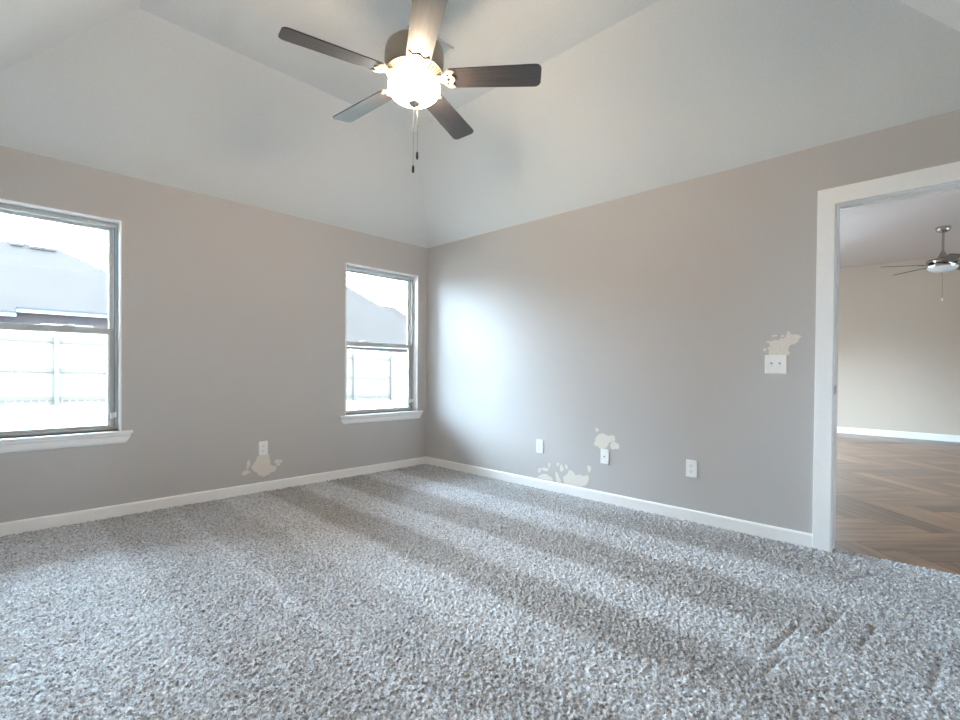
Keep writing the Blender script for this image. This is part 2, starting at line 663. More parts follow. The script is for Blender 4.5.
# ------------------------------------------------------------------ windows
def window(idx, x0, x1):
    z0, z1 = WZ
    w = bpy.data.objects.new('window_%d' % idx, None)
    COL.objects.link(w)
    structure(w)
    # white returns of the reveal
    lt = 0.010
    obj('jamb_liner', box(new(), x0, x0 + lt, -0.0012, RD + 0.08, z0, z1 - lt), M_trim, w)
    obj('jamb_liner', box(new(), x1 - lt, x1, -0.0012, RD + 0.08, z0, z1 - lt), M_trim, w)
    obj('head_liner', box(new(), x0, x1, -0.0012, RD + 0.08, z1 - lt, z1), M_trim, w)
    a, b = x0 + lt, x1 - lt
    t, q = z1 - lt, z0 + 0.004
    # outer frame
    fw = 0.020
    bm = new()
    box(bm, a, a + fw, RD, 0.15, q, t, 0.002)
    box(bm, b - fw, b, RD, 0.15, q, t, 0.002)
    box(bm, a + fw, b - fw, RD, 0.15, t - 0.032, t, 0.002)
    box(bm, a + fw, b - fw, RD, 0.15, q, q + 0.018, 0.002)
    obj('window_frame', bm, M_vinyl, w)
    bm = new()
    for xx in (a + fw, b - fw - 0.004):
        box(bm, xx, xx + 0.004, RD + 0.002, RD + 0.007, q + 0.02, t - 0.034)
    obj('sash_track', bm, M_track, w)
    zm = 1.320
    # upper sash (outer), lower sash (inner)
    for nm, ya, yb, za, zb, st, rt, rb in (('upper_sash', 0.112, 0.138, zm - 0.022, t - 0.030, 0.026, 0.022, 0.030),
                                         ('lower_sash', 0.080, 0.108, q + 0.018, zm + 0.022, 0.030, 0.044, 0.018)):
        xa, xb = a + fw - 0.003, b - fw + 0.003
        bm = new()
        box(bm, xa, xa + st, ya, yb, za, zb, 0.002)
        box(bm, xb - st, xb, ya, yb, za, zb, 0.002)
        box(bm, xa + st, xb - st, ya, yb, zb - rt, zb, 0.002)
        box(bm, xa + st, xb - st, ya, yb, za, za + rb, 0.002)
        s = obj(nm, bm, M_vinyl if nm == 'lower_sash' else M_vinyl2, w)
        bm = new()
        ym = (ya + yb) / 2
        box(bm, xa + st - 0.004, xb - st + 0.004, ym - 0.002, ym + 0.002, za + rb - 0.004, zb - rt + 0.004)
        obj('pane', bm, M_glass, s)
        # glazing bead
        gb = 0.010 if nm == 'lower_sash' else 0.004
        bm = new()
        for (p0, p1, r0, r1) in ((xa + st, xa + st + gb, za + rb, zb - rt), (xb - st - gb, xb - st, za + rb, zb - rt)):
            box(bm, p0, p1, ya + 0.004, yb - 0.004, r0, r1)
        obj('glazing_bead', bm, M_vinyl2, s)
        if nm == 'lower_sash':
            # cam lock on the meeting rail and pull lip
            xc = xb - 0.26 if idx == 1 else (xa + xb) / 2 - 0.2
            bm = box(new(), xc - 0.03, xc + 0.03, 0.086, 0.106, zb, zb + 0.008, 0.002)
            cyl(bm, (xc, 0.096, zb + 0.008), (xc, 0.096, zb + 0.014), 0.011, 14)
            box(bm, xc - 0.004, xc + 0.036, 0.090, 0.098, zb + 0.010, zb + 0.016, 0.002)
            obj('sash_lock', bm, M_vinyl2, s)
            bm = box(new(), xb - st + 0.004, xb - 0.004, 0.066, 0.080, z0 + 0.085, z0 + 0.125, 0.002)
            obj('vent_latch', bm, M_white, s)
    bm = box(new(), b - 0.026, b - 0.010, RD - 0.014, RD, z0 + 0.095, z0 + 0.130, 0.002)
    cyl(bm, (b - 0.018, RD - 0.014, z0 + 0.112), (b - 0.018, RD - 0.020, z0 + 0.112), 0.007, 12)
    obj('vent_stop', bm, M_white, w)
    # stool and apron
    e = 0.064
    zt = WZ[0]
    bm = new()
    box(bm, x0 - e, x1 + e, -0.030, 0.0, zt - 0.019, zt, 0.004)
    box(bm, x0, x1, -0.001, RD + 0.01, zt - 0.019, zt)
    obj('stool', bm, M_trim, w)
    bm = new()
    zA, zB = zt - 0.019, zt - 0.090
    prof = [(0, zA), (-0.022, zA), (-0.022, zA - 0.012), (-0.016, zA - 0.022), (-0.014, zB + 0.016), (-0.009, zB + 0.004), (-0.004, zB), (0, zB)]
    A = [bm.verts.new((x0 - e + 0.012 + (0.028 if z < zA - 0.03 else 0.0) * (zA - z) / 0.075, y, z)) for y, z in prof]
    B = [bm.verts.new((x1 + e - 0.012 - (0.028 if z < zA - 0.03 else 0.0) * (zA - z) / 0.075, y, z)) for y, z in prof]
    n = len(prof)
    for i in range(n):
        bm.faces.new((A[i], A[(i + 1) % n], B[(i + 1) % n], B[i]))
    bm.faces.new(A[::-1])
    bm.faces.new(B)
    obj('apron', bm, M_trim, w)
    return w


window(1, *W1)
window(2, *W2)


# ------------------------------------------------------------------ the room beyond the doorway
def herringbone():
    """real planks laid in herringbone at 45 degrees, all one floor"""
    w, n, gap = 0.165, 6, 0.0012
    L = w * n
    c45 = math.sqrt(0.5)
    x0, x1, y0, y1 = 0.03, HX + 0.02, HY1, HY0 + 0.02
    verts, uvs, tones = [], [], []

    def add(ux, uy, horiz):
        a0, b0 = ux * w + gap, uy * w + gap
        a1 = (ux + (n if horiz else 1)) * w - gap
        b1 = (uy + (1 if horiz else n)) * w - gap
        pts = [(a0, b0), (a1, b0), (a1, b1), (a0, b1)]
        P = [((a - b) * c45 + 1.06, (a + b) * c45 - 3.62) for a, b in pts]
        cx = sum(p[0] for p in P) / 4
        cy = sum(p[1] for p in P) / 4
        if not (x0 - L < cx < x1 + L and y0 - L < cy < y1 + L):
            return
        ar = sum(P[i][0] * P[(i + 1) % 4][1] - P[(i + 1) % 4][0] * P[i][1] for i in range(4))
        if abs(ar) < 1e-4:
            return
        r = random.random()
        ox, oy = random.random() * 40, random.random() * 40
        uv = [((a - a0) + ox, (b - b0) + oy) if horiz else ((b - b0) + ox, (a - a0) + oy) for a, b in pts]
        verts.append(P)
        uvs.append(uv)
        tones.append(r)
    for k in range(-70, 70):
        for m_ in range(-12, 12):
            add(k + 2 * n * m_, k, True)
            add(k + 2 * n * m_, k + 1, False)
    bm = new()
    ul = bm.loops.layers.uv.new('UVMap')
    tl = bm.faces.layers.float.new('tone')
    for P, uv, t in zip(verts, uvs, tones):
        vs = [bm.verts.new((p[0], p[1], -0.012)) for p in P]
        try:
            f = bm.faces.new(vs)
        except ValueError:
            continue
        f[tl] = t
        for l, q in zip(f.loops, uv):
            l[ul].uv = q
    for co, no in (((x0, 0, 0), (-1, 0, 0)), ((x1, 0, 0), (1, 0, 0)), ((0, y0, 0), (0, -1, 0)), ((0, y1, 0), (0, 1, 0))):
        bmesh.ops.bisect_plane(bm, geom=bm.verts[:] + bm.edges[:] + bm.faces[:], plane_co=co, plane_no=no, clear_outer=True)
    for f in bm.faces:
        f.normal_update()
        if f.normal.z < 0:
            f.normal_flip()
    return structure(obj('floor_hall', bm, M_plank, recalc=False))


herringbone()
structure(obj('floor_slab', box(new(), XE - 0.12, HX + 0.12, HY1 - 0.12, 0.16, -0.3, -0.032), M_dirt))
FWN = (-2.3, -0.5, 0.35, 2.1)
EWN = (3.0, 5.0, 0.6, 2.1)
structure(obj('wall_far', wall_with_holes(new(), 0, HX, HX + 0.12, HY1, HY0, -0.3, HH, [FWN]), M_hallwall))
PD = (3.8, 6.8, 0.0, 2.1)
HW = (1.0, 2.8, 0.6, 2.1)
structure(obj('wall_patio', wall_with_holes(new(), 1, HY0, 0.18, TW, HX + 0.12, -0.3, HH, [PD, HW]), M_hallwall))
structure(obj('wall_end', wall_with_holes(new(), 1, HY1 - 0.12, HY1, TW, HX + 0.12, -0.3, HH, [EWN]), M_hallwall))
structure(obj('wall_hall_near', box(new(), -0.01, TW, HY1, YE - 0.12, -0.3, HH), M_hallwall))
structure(obj('ceiling_hall', box(new(), 0.0, HX + 0.12, HY1 - 0.12, 0.18, HH, HH + 0.1), M_hallceil))
baseboard('baseboard_far', 0, HX, -1, HY1, HY0, 0.095)
bm = box(new(), 2.9, 8.2, 0.18, 4.2, -0.16, -0.02)
structure(obj('bounce_slab', bm, plain('bounce_concrete', (0.36, 0.345, 0.32), 0.9)))  # unseen slab, added to bounce daylight up into the hall
# patio door frame out of sight round the corner
pd = bpy.data.objects.new('door_2', None)
COL.objects.link(pd)
structure(pd)
bm = new()
for xa, xb in ((3.8, 3.86), (4.77, 4.83), (5.77, 5.83), (6.74, 6.8)):
    box(bm, xa, xb, 0.08, 0.14, 0.0, 2.1, 0.002)
box(bm, 3.86, 6.74, 0.08, 0.14, 2.04, 2.1, 0.002)
box(bm, 3.86, 6.74, 0.08, 0.14, 0.0, 0.06, 0.002)
obj('door_frame', bm, M_trim, pd)
for xa, xb in ((3.86, 4.77), (4.83, 5.77), (5.83, 6.74)):
    obj('pane', box(new(), xa, xb, 0.108, 0.112, 0.06, 2.04), M_glass, pd)


def added_window(idx, axis, t0, t1, h, n):
    """plain fixed window with n lights filling hole h in a wall whose thickness runs along axis"""
    w = bpy.data.objects.new('window_%d' % idx, None)
    COL.objects.link(w)
    structure(w)
    u0, u1, z0, z1 = h

    def bx(bm, ua, ub, ta, tb, za, zb, bev=0.0):
        return box(bm, ua, ub, ta, tb, za, zb, bev) if axis == 1 else box(bm, ta, tb, ua, ub, za, zb, bev)
    bm = new()
    us = [u0 + (u1 - u0 - 0.05) * i / n for i in range(n + 1)]
    for u in us:
        bx(bm, u, u + 0.05, t0, t1, z0, z1, 0.002)
    bx(bm, u0 + 0.05, u1 - 0.05, t0, t1, z1 - 0.05, z1, 0.002)
    bx(bm, u0 + 0.05, u1 - 0.05, t0, t1, z0, z0 + 0.05, 0.002)
    obj('window_frame', bm, M_trim, w)
    tm = (t0 + t1) / 2
    for a, b in zip(us, us[1:]):
        obj('pane', bx(new(), a + 0.05, b, tm - 0.002, tm + 0.002, z0 + 0.05, z1 - 0.05), M_glass, w)


added_window(3, 1, 0.08, 0.14, HW, 2)  # all three hall windows are unseen, added to let in more daylight
added_window(4, 0, HX + 0.04, HX + 0.09, FWN, 2)
added_window(5, 1, HY1 - 0.09, HY1 - 0.04, EWN, 2)



# ------------------------------------------------------------------ wall patches, outlets, switch
def blob(cx, cz, rx, rz, seed, n=56, rag=0.22, spikes=0.0):
    r_ = random.Random(seed)
    ph = [(r_.uniform(0, 6.28), r_.uniform(0.4, 1.0)) for _ in range(7)]
    pts = []
    for i in range(n):
        a = 2 * PI * i / n
        k = 1.0
        for j, (p, amp) in enumerate(ph):
            k += rag * amp * math.sin((j + 2) * a + p) / (j + 1.6)
        k += spikes * (r_.random() - 0.5)
        pts.append((cx + rx * k * math.cos(a), cz + rz * k * math.sin(a)))
    return pts


def patch(wall, axis, label, polys, t=0.0008):
    """smears of bare compound, a film on the wall"""
    bm = new()
    ou, oz = (-0.003, 0.006) if axis == 0 else (-0.015, 0.005)
    for i, pts in enumerate(polys):
        sgn = -1
        pts = [(p[0] + ou, max(0.079, p[1] + oz)) for p in pts]
        prism(bm, pts, axis, sgn * (t + 0.0001 * i), 0.002)
    o = obj('compound_patch', bm, M_patch, wall)
    o['label'] = label
    return o


patch(wall_right, 0, 'cream bare compound above the light switch',
      [[(-3.425, 1.165), (-3.43, 1.20), (-3.418, 1.215), (-3.437, 1.228), (-3.43, 1.245), (-3.412, 1.252), (-3.422, 1.262),
        (-3.445, 1.258), (-3.458, 1.268), (-3.482, 1.262), (-3.497, 1.278), (-3.512, 1.27), (-3.525, 1.292), (-3.532, 1.322),
        (-3.545, 1.312), (-3.553, 1.296), (-3.575, 1.298), (-3.607, 1.284), (-3.592, 1.268), (-3.588, 1.25), (-3.57, 1.236),
        (-3.55, 1.232), (-3.54, 1.222), (-3.536, 1.198), (-3.548, 1.178), (-3.535, 1.165)],
       blob(-3.46, 1.293, 0.018, 0.005, 5, 24), blob(-3.505, 1.289, 0.011, 0.006, 6, 20), blob(-3.405, 1.205, 0.008, 0.012, 8, 20)])
patch(wall_right, 0, 'pale compound smear above the cable jack plate',
      [blob(-2.235, 0.487, 0.064, 0.064, 11, 60, 0.16, 0.08), blob(-2.315, 0.515, 0.035, 0.028, 12, 40, 0.3, 0.15),
       blob(-2.345, 0.462, 0.034, 0.036, 13, 40, 0.35, 0.15), blob(-2.185, 0.575, 0.014, 0.016, 14, 24, 0.3),
       blob(-2.175, 0.458, 0.016, 0.018, 15, 24, 0.3)])
patch(wall_right, 0, 'compound smears along the top of the baseboard',
      [[(-1.57, 0.081), (-1.60, 0.105), (-1.64, 0.128), (-1.68, 0.132), (-1.70, 0.118), (-1.73, 0.112), (-1.75, 0.09), (-1.74, 0.08)],
       [(-1.79, 0.08), (-1.78, 0.12), (-1.775, 0.16), (-1.79, 0.168), (-1.81, 0.135), (-1.83, 0.10), (-1.835, 0.08)],
       [(-1.87, 0.08), (-1.855, 0.13), (-1.90, 0.165), (-1.92, 0.205), (-1.96, 0.195), (-1.985, 0.165), (-2.02, 0.18), (-2.06, 0.17),
        (-2.10, 0.19), (-2.115, 0.165), (-2.105, 0.13), (-2.085, 0.10), (-2.04, 0.082), (-1.95, 0.076)],
       blob(-1.84, 0.205, 0.016, 0.034, 21, 30, 0.3), blob(-1.80, 0.235, 0.012, 0.016, 25, 20, 0.3), blob(-2.115, 0.243, 0.018, 0.028, 22, 30, 0.25), blob(-1.89, 0.225, 0.014, 0.018, 23, 24, 0.3),
       blob(-1.66, 0.17, 0.05, 0.012, 24, 30, 0.3), blob(-1.6, 0.15, 0.016, 0.02, 26, 24, 0.3), blob(-1.71, 0.215, 0.012, 0.02, 27, 24, 0.3)])
patch(wall_left, 1, 'cream compound patch hanging below the outlet',
      [[(-1.862, 0.302), (-1.87, 0.272), (-1.884, 0.255), (-1.895, 0.235), (-1.912, 0.215), (-1.902, 0.195), (-1.885, 0.172), (-1.862, 0.16),
        (-1.85, 0.135), (-1.825, 0.13), (-1.805, 0.113), (-1.785, 0.128), (-1.765, 0.126), (-1.745, 0.145), (-1.715, 0.15), (-1.695, 0.172),
        (-1.70, 0.198), (-1.735, 0.205), (-1.752, 0.225), (-1.748, 0.25), (-1.757, 0.275), (-1.76, 0.31), (-1.79, 0.305)],
       blob(-1.955, 0.175, 0.030, 0.020, 31, 36, 0.4, 0.2), blob(-1.935, 0.245, 0.014, 0.035, 32, 36, 0.4, 0.2),
       blob(-1.685, 0.225, 0.025, 0.028, 33, 36, 0.4, 0.2), blob(-1.655, 0.235, 0.012, 0.014, 34, 24, 0.3)])


def rounded(w, h, r, n=5):
    pts = []
    for cx, cy, a0 in ((w / 2 - r, h / 2 - r, 0), (-w / 2 + r, h / 2 - r, 90), (-w / 2 + r, -h / 2 + r, 180), (w / 2 - r, -h / 2 + r, 270)):
        for i in range(n + 1):
            a = R(a0 + 90 * i / n)
            pts.append((cx + r * math.cos(a), cy + r * math.sin(a)))
    return pts


def circ(cx, cy, r, n=20, sx=1.0):
    return [(cx + r * sx * math.cos(2 * PI * i / n), cy + r * math.sin(2 * PI * i / n)) for i in range(n)]


def plate(name, label, cat, loc, rotz, kind):
    """local frame: x to the right on the wall, z up, -y out of the wall"""
    t = thing(name, label, cat, loc, rotz)
    w = 0.124 if kind == 'switch' else 0.079
    h = 0.122

    def flat(bm, y):   # turn an XY plate to stand on the wall
        bmesh.ops.transform(bm, matrix=Matrix.Translation((0, y, 0)) @ Matrix.Rotation(R(90), 4, 'X'), verts=bm.verts[:])
        return bm
    outer = rounded(w, h, 0.004)
    holes = []
    if kind == 'duplex':
        holes = [circ(0, 0.0195, 0.0165, 28, 1.02), circ(0, -0.0195, 0.0165, 28, 1.02)]
    elif kind == 'decora':
        holes = [rounded(0.034, 0.068, 0.002)]
    elif kind == 'jack':
        holes = [circ(0, 0, 0.006, 20)]
    else:
        holes = [[(q[0] + sx, q[1]) for q in rounded(0.0105, 0.0245, 0.001)] for sx in (-0.023, 0.023)]
    bm = filled([outer] + holes, 0.006)
    for v in bm.verts:     # softened rim
        if v.co.z > 0 and (abs(v.co.x) > w / 2 - 0.0045 or abs(v.co.y) > h / 2 - 0.0045):
            v.co.x *= 1 - 0.0035 / (w / 2)
            v.co.y *= 1 - 0.0035 / (h / 2)
    obj('cover_plate', flat(bm, -0.003), M_white, t)
    if kind in ('duplex', 'decora'):
        for s in (1, -1):
            zc = 0.0195 * s if kind == 'duplex' else 0.017 * s
            if kind == 'duplex':
                bm = filled([circ(0, 0, 0.0160, 28, 1.02)], 0.005)
            else:
                bm = filled([rounded(0.0325, 0.0325, 0.001)], 0.005)
            bmesh.ops.translate(bm, vec=(0, zc, 0), verts=bm.verts[:])
            r = obj('receptacle', flat(bm, -0.0032), M_white, t)
            bm = new()
            for sx, hh in ((-0.0063, 0.0045), (0.0063, 0.0037)):
                box(bm, sx - 0.0011, sx + 0.0011, -0.0062, -0.0052, zc + 0.003 - hh, zc + 0.003 + hh)
            cyl(bm, (0, -0.0062, zc - 0.008), (0, -0.0052, zc - 0.008), 0.0024, 12)
            obj('slots', bm, M_slot, r)
    if kind == 'jack':
        j = obj('jack', cyl(new(), (0, -0.003, 0), (0, -0.010, 0), 0.0052, 16), M_nickel, t)
        obj('socket_hole', cyl(new(), (0, -0.0095, 0), (0, -0.0104, 0), 0.0035, 12), M_slot, j)
    if kind == 'switch':
        for sx in (-0.023, 0.023):
            bm = box(new(), sx - 0.0048, sx + 0.0048, -0.006, 0.0, -0.0118, 0.0118)
            s = obj('toggle_base', bm, M_white, t)
            bm = prism(new(), [(-0.004, -0.006), (-0.0165, -0.0125), (-0.018, -0.0085), (-0.005, 0.004)], 0, sx - 0.0036, sx + 0.0036)
            obj('toggle', bm, M_white, s)
            obj('slots', box(new(), sx - 0.0050, sx + 0.0050, -0.0064, -0.0058, 0.0045, 0.0118), M_slot, s)
    scr = {'duplex': [(0, 0)], 'decora': [(0, 0.048), (0, -0.048)], 'jack': [(0, 0.03), (0, -0.03)],
           'switch': [(sx, sz) for sx in (-0.023, 0.023) for sz in (-0.030, 0.030)]}[kind]
    for sx, sz in scr:
        obj('screw', cyl(new(), (sx, -0.0058, sz), (sx, -0.0070, sz), 0.0030, 12), M_white, t)
    return t


RW = R(-90)   # plates on the right wall look towards -x: local -y -> world -x
plate('electrical_outlet', 'white duplex outlet on the window wall, above a bare compound patch', 'outlet', (-1.827, 0.0, 0.371), 0, 'duplex')
plate('electrical_outlet', 'white outlet with square sockets, nearest to the room corner on the patched wall', 'outlet', (0, -1.605, 0.377), RW, 'decora')
plate('cable_jack', 'white wall plate with a single round jack, below a pale compound smear', 'jack', (0, -2.262, 0.370), RW, 'jack')
plate('electrical_outlet', 'white duplex outlet low on the plain stretch of wall beside the doorway', 'outlet', (0, -2.954, 0.372), RW, 'duplex')
plate('light_switch', 'white double toggle switch plate beside the doorway, compound smeared above it', 'switch', (0, -3.472, 1.115), RW, 'switch')


# ------------------------------------------------------------------ ceiling fans
def blade_mesh(r0, r1, w0, w1, th, pitch, rc=0.032):
    pts = []
    n = 7
    pts.append((r0, -w0 / 2 + 0.012))
    pts.append((r0 + 0.012, -w0 / 2))
    for i in range(n + 1):
        a = R(-90 + 90 * i / n)
        pts.append((r1 - rc + rc * math.cos(a), -w1 / 2 + rc + rc * math.sin(a)))
    for i in range(n + 1):
        a = R(90 * i / n)
        pts.append((r1 - rc + rc * math.cos(a), w1 / 2 - rc + rc * math.sin(a)))
    pts.append((r0 + 0.012, w0 / 2))
    pts.append((r0, w0 / 2 - 0.012))
    bm = prism(new(), pts, 2, -th / 2, th / 2)
    ul = bm.loops.layers.uv.new('UVMap')
    for f in bm.faces:
        for l in f.loops:
            l[ul].uv = (l.vert.co.x + 0.3 * l.vert.co.z, l.vert.co.y)
    bmesh.ops.transform(bm, matrix=Matrix.Rotation(pitch, 4, 'X'), verts=bm.verts[:])
    return bm


def bedroom_fan(cx, cy):
    t = thing('ceiling_fan', 'five-bladed dark ceiling fan with a lit bowl, hanging in the carpeted room', 'ceiling fan', (cx, cy, 2.60))
    # all heights below are relative to the blade plane
    bm = lathe(new(), [(0.0, 0.508), (0.07, 0.508), (0.072, 0.497), (0.058, 0.462), (0.03, 0.445), (0.0, 0.445)], 40)
    obj('ceiling_canopy', bm, M_fanmetal, t, 35)
    obj('downrod', cyl(new(), (0, 0, 0.22), (0, 0, 0.46), 0.0135, 20), M_fanmetal, t, 35)
    # square mounting plate above the motor
    a = 0.137
    lo = [(-a, -a), (a, -a), (a, a), (-a, a)]
    hs = [circ(sx * 0.8 * a, sy * 0.8 * a, 0.005, 12) for sx in (-1, 1) for sy in (-1, 1)]
    hs += [circ(sx * 0.8 * a, 0, 0.004, 12) for sx in (-1, 1)] + [circ(0, sx * 0.8 * a, 0.004, 12) for sx in (-1, 1)]
    bm = filled([lo] + hs, 0.012)
    bmesh.ops.translate(bm, vec=(0.070, 0.055, 0.225), verts=bm.verts[:])
    mp = obj('mounting_plate', bm, M_white, t)
    mp['label'] = 'white square plate with screw holes'
    # motor housing
    bm = lathe(new(), [(0.0, 0.222), (0.045, 0.222), (0.048, 0.196), (0.085, 0.190), (0.126, 0.178), (0.146, 0.160), (0.154, 0.134), (0.156, 0.085), (0.153, 0.060),
                       (0.146, 0.040), (0.140, 0.034), (0.0, 0.034)], 64)
    obj('motor_housing', bm, M_fanmetal, t, 35)
    # vented lower ring: radial slots
    r_o, r_i = 0.150, 0.080
    slots = []
    for k in range(40):
        a = 2 * PI * k / 40
        rr0, rr1 = 0.108, 0.142
        w = 0.0046
        c, s = math.cos(a), math.sin(a)
        q = [(rr0, -w * 0.8), (rr1, -w * 1.2), (rr1 + 0.002, 0), (rr1, w * 1.2), (rr0, w * 0.8)]
        slots.append([(x * c - y * s, x * s + y * c) for x, y in q])
    for k in range(5):
        a = 2 * PI * k / 5 + 0.3
        slots.append([((0.094 + 0.004 * math.cos(u)) * math.cos(a + 0.20 * math.sin(u)), (0.094 + 0.004 * math.cos(u)) * math.sin(a + 0.20 * math.sin(u)))
                      for u in [2 * PI * i / 16 for i in range(16)]])
    bm = filled([circ(0, 0, r_o, 72), circ(0, 0, r_i, 48)] + slots, 0.004)
    for v in bm.verts:
        r = math.hypot(v.co.x, v.co.y)
        v.co.z += 0.030 - (r_o - r) * 0.52
    obj('vented_ring', bm, plain('pewter_vent_enamel', (0.24, 0.20, 0.155), 0.4, 0.2), t)
    bm = lathe(new(), [(0.088, 0.006), (0.148, 0.0325), (0.147, 0.0335), (0.087, 0.010)], 56)
    obj('vent_dark_backing', bm, M_slot, t)  # black backing: the shade inside the slots put in as dark colour
    # light fitter and bowl
    bm = lathe(new(), [(0.0, 0.034), (0.084, 0.034), (0.084, 0.004), (0.098, -0.002), (0.104, -0.010), (0.100, -0.016), (0.0, -0.014)], 56)
    obj('light_fitter', bm, M_fanmetal, t, 35)
    prof = []
    for i in range(15):
        a = R(90 * i / 14)
        prof.append((0.138 * math.cos(a) ** 0.80 if i < 14 else 0.0, -0.040 - 0.084 * math.sin(a)))
    prof = [(0.098, -0.010), (0.106, -0.0105), (0.122, -0.018), (0.133, -0.028)] + prof
    bm = lathe(new(), prof, 64)
    lb = obj('lamp_bowl', bm, M_bowl, t, 60)
    lb['label'] = 'glowing frosted glass bowl'
    for k in range(3):     # three bulbs round the middle of the bowl
        ld = bpy.data.lights.new('bulb', 'POINT')
        ld.energy = 19.5
        ld.color = (1.0, 0.78, 0.54)
        ld.shadow_soft_size = 0.04
        lo_ = bpy.data.objects.new('bulb', ld)
        COL.objects.link(lo_)
        lo_.parent = t
        a_ = R(-14 + 120 * k)
        lo_.location = (0.092 * math.cos(a_), 0.092 * math.sin(a_), -0.052)
    bm = lathe(new(), [(0.0, -0.119), (0.024, -0.122), (0.030, -0.127), (0.026, -0.134), (0.014, -0.139), (0.010, -0.146), (0.0, -0.149)], 32)
    obj('finial', bm, M_nickel, t, 35)
    # pull chains
    for dx, dy, z0, z1 in ((-0.002, 0.002, -0.135, -0.452), (0.0135, -0.012, -0.128, -0.380)):
        bm = new()
        z = z0
        while z > z1:
            bmesh.ops.create_icosphere(bm, subdivisions=1, radius=0.0021, matrix=Matrix.Translation((dx, dy, z)))
            z -= 0.0062
        cyl(bm, (dx, dy, z0), (dx, dy, z1), 0.0007, 6)
        bmesh.ops.create_icosphere(bm, subdivisions=2, radius=0.0042, matrix=Matrix.Translation((dx, dy, z0 - 0.118)))
        ch = obj('pull_chain', bm, M_nickel, t)
        bm = lathe(new(), [(0.0, z1), (0.004, z1 - 0.002), (0.0065, z1 - 0.010), (0.007, z1 - 0.032), (0.0055, z1 - 0.040), (0.0, z1 - 0.042)], 16, (dx, dy))
        obj('pull_fob', bm, M_black, ch, 40)
    # blades on ornate arms
    for k in range(5):
        ang = R(-49.9 + 72 * k)
        pitch = R(-12)
        rot = Matrix.Rotation(ang, 4, 'Z')
        b = blade_mesh(0.178, 0.668, 0.122, 0.144, 0.006, pitch)
        bmesh.ops.transform(b, matrix=rot, verts=b.verts[:])
        bl = obj('blade', b, M_blade, t)
        # scalloped arm plate with cut-outs, under the blade root
        L = [(0.135, -0.017), (0.150, -0.020), (0.163, -0.036), (0.176, -0.052), (0.192, -0.058), (0.208, -0.056), (0.220, -0.050), (0.214, -0.040),
             (0.202, -0.034), (0.204, -0.022), (0.216, -0.012), (0.222, 0.0)]
        out = L + [(x, -y) for x, y in L[-2::-1]]
        hl = [circ(0.184, 0.0, 0.0095, 14), circ(0.180, 0.027, 0.008, 14), circ(0.180, -0.027, 0.008, 14),
              circ(0.160, 0.010, 0.0045, 10), circ(0.160, -0.010, 0.0045, 10)]
        b = filled([out] + hl, 0.005)
        bmesh.ops.translate(b, vec=(0, 0, -0.0062), verts=b.verts[:])
        bmesh.ops.transform(b, matrix=rot @ Matrix.Rotation(pitch, 4, 'X'), verts=b.verts[:])
        obj('blade_arm', b, M_fanmetal, bl)
        tilt = rot @ Matrix.Rotation(pitch, 4, 'X')
        b = cyl(new(), (0.085, 0, 0.026), (0.142, 0, -0.004), 0.013, 12, 0.016)
        bmesh.ops.transform(b, matrix=tilt, verts=b.verts[:])
        obj('arm_neck', b, M_fanmetal, bl)
        for sx, sy in ((0.207, 0.045), (0.207, -0.045), (0.212, 0.0)):
            b = cyl(new(), (sx, sy, -0.008), (sx, sy, -0.0115), 0.005, 10)
            bmesh.ops.transform(b, matrix=tilt, verts=b.verts[:])
            obj('screw', b, M_fanmetal, bl)
    return t


bedroom_fan(-1.9385, -2.2137)


def hall_fan(cx, cy):
    zb = 2.475
    t = thing('ceiling_fan', 'nickel ceiling fan on a downrod seen through the doorway', 'ceiling fan', (cx, cy, zb))
    top = HH - zb
    bm = lathe(new(), [(0.0, top), (0.075, top), (0.077, top - 0.012), (0.066, top - 0.045), (0.035, top - 0.066), (0.0, top - 0.068)], 40)
    obj('ceiling_canopy', bm, M_nickel, t, 35)
    obj('downrod', cyl(new(), (0, 0, 0.10), (0, 0, top - 0.06), 0.0135, 16), M_nickel, t, 35)
    bm = lathe(new(), [(0.0, 0.175), (0.016, 0.172), (0.028, 0.150), (0.044, 0.110), (0.060, 0.088), (0.10, 0.080), (0.150, 0.062), (0.165, 0.038), (0.160, 0.016),
                       (0.120, 0.004), (0.115, -0.014), (0.0, -0.014)], 56)
    obj('motor_housing', bm, M_nickel, t, 35)
    bm = lathe(new(), [(0.0, -0.012), (0.155, -0.012), (0.162, -0.020), (0.158, -0.034), (0.0, -0.03)], 48)
    obj('light_fitter', bm, M_nickel, t, 35)
    prof = [(0.154, -0.032)]
    for i in range(11):
        a = R(90 * i / 10)
        prof.append((0.152 * math.cos(a) ** 0.8 if i < 10 else 0.0, -0.034 - 0.062 * math.sin(a)))
    obj('lamp_bowl', lathe(new(), prof, 48), M_bowloff, t, 60)
    obj('finial', lathe(new(), [(0.0, -0.094), (0.014, -0.096), (0.012, -0.106), (0.0, -0.110)], 20), M_nickel, t, 35)
    bm = new()
    cyl(bm, (0.01, 0.0, -0.10), (0.01, 0.0, -0.43), 0.0016, 6)
    ch = obj('pull_chain', bm, M_nickel, t)
    obj('pull_fob', lathe(new(), [(0, -0.425), (0.008, -0.432), (0.010, -0.45), (0.006, -0.468), (0, -0.47)], 14, (0.01, 0)), M_white, ch, 40)
    for k in range(5):
        rot = Matrix.Rotation(R(47 + 72 * k), 4, 'Z')
        b = blade_mesh(0.20, 0.66, 0.115, 0.135, 0.006, R(-11))
        bmesh.ops.transform(b, matrix=rot, verts=b.verts[:])
        bl = obj('blade', b, M_hblade, t)
        b = box(new(), 0.12, 0.25, -0.02, 0.02, -0.010, -0.0035, 0.002)
        bmesh.ops.transform(b, matrix=rot @ Matrix.Rotation(R(-11), 4, 'X'), verts=b.verts[:])
        obj('blade_arm', b, M_nickel, bl)
    return t


hall_fan(5.1, -4.187)


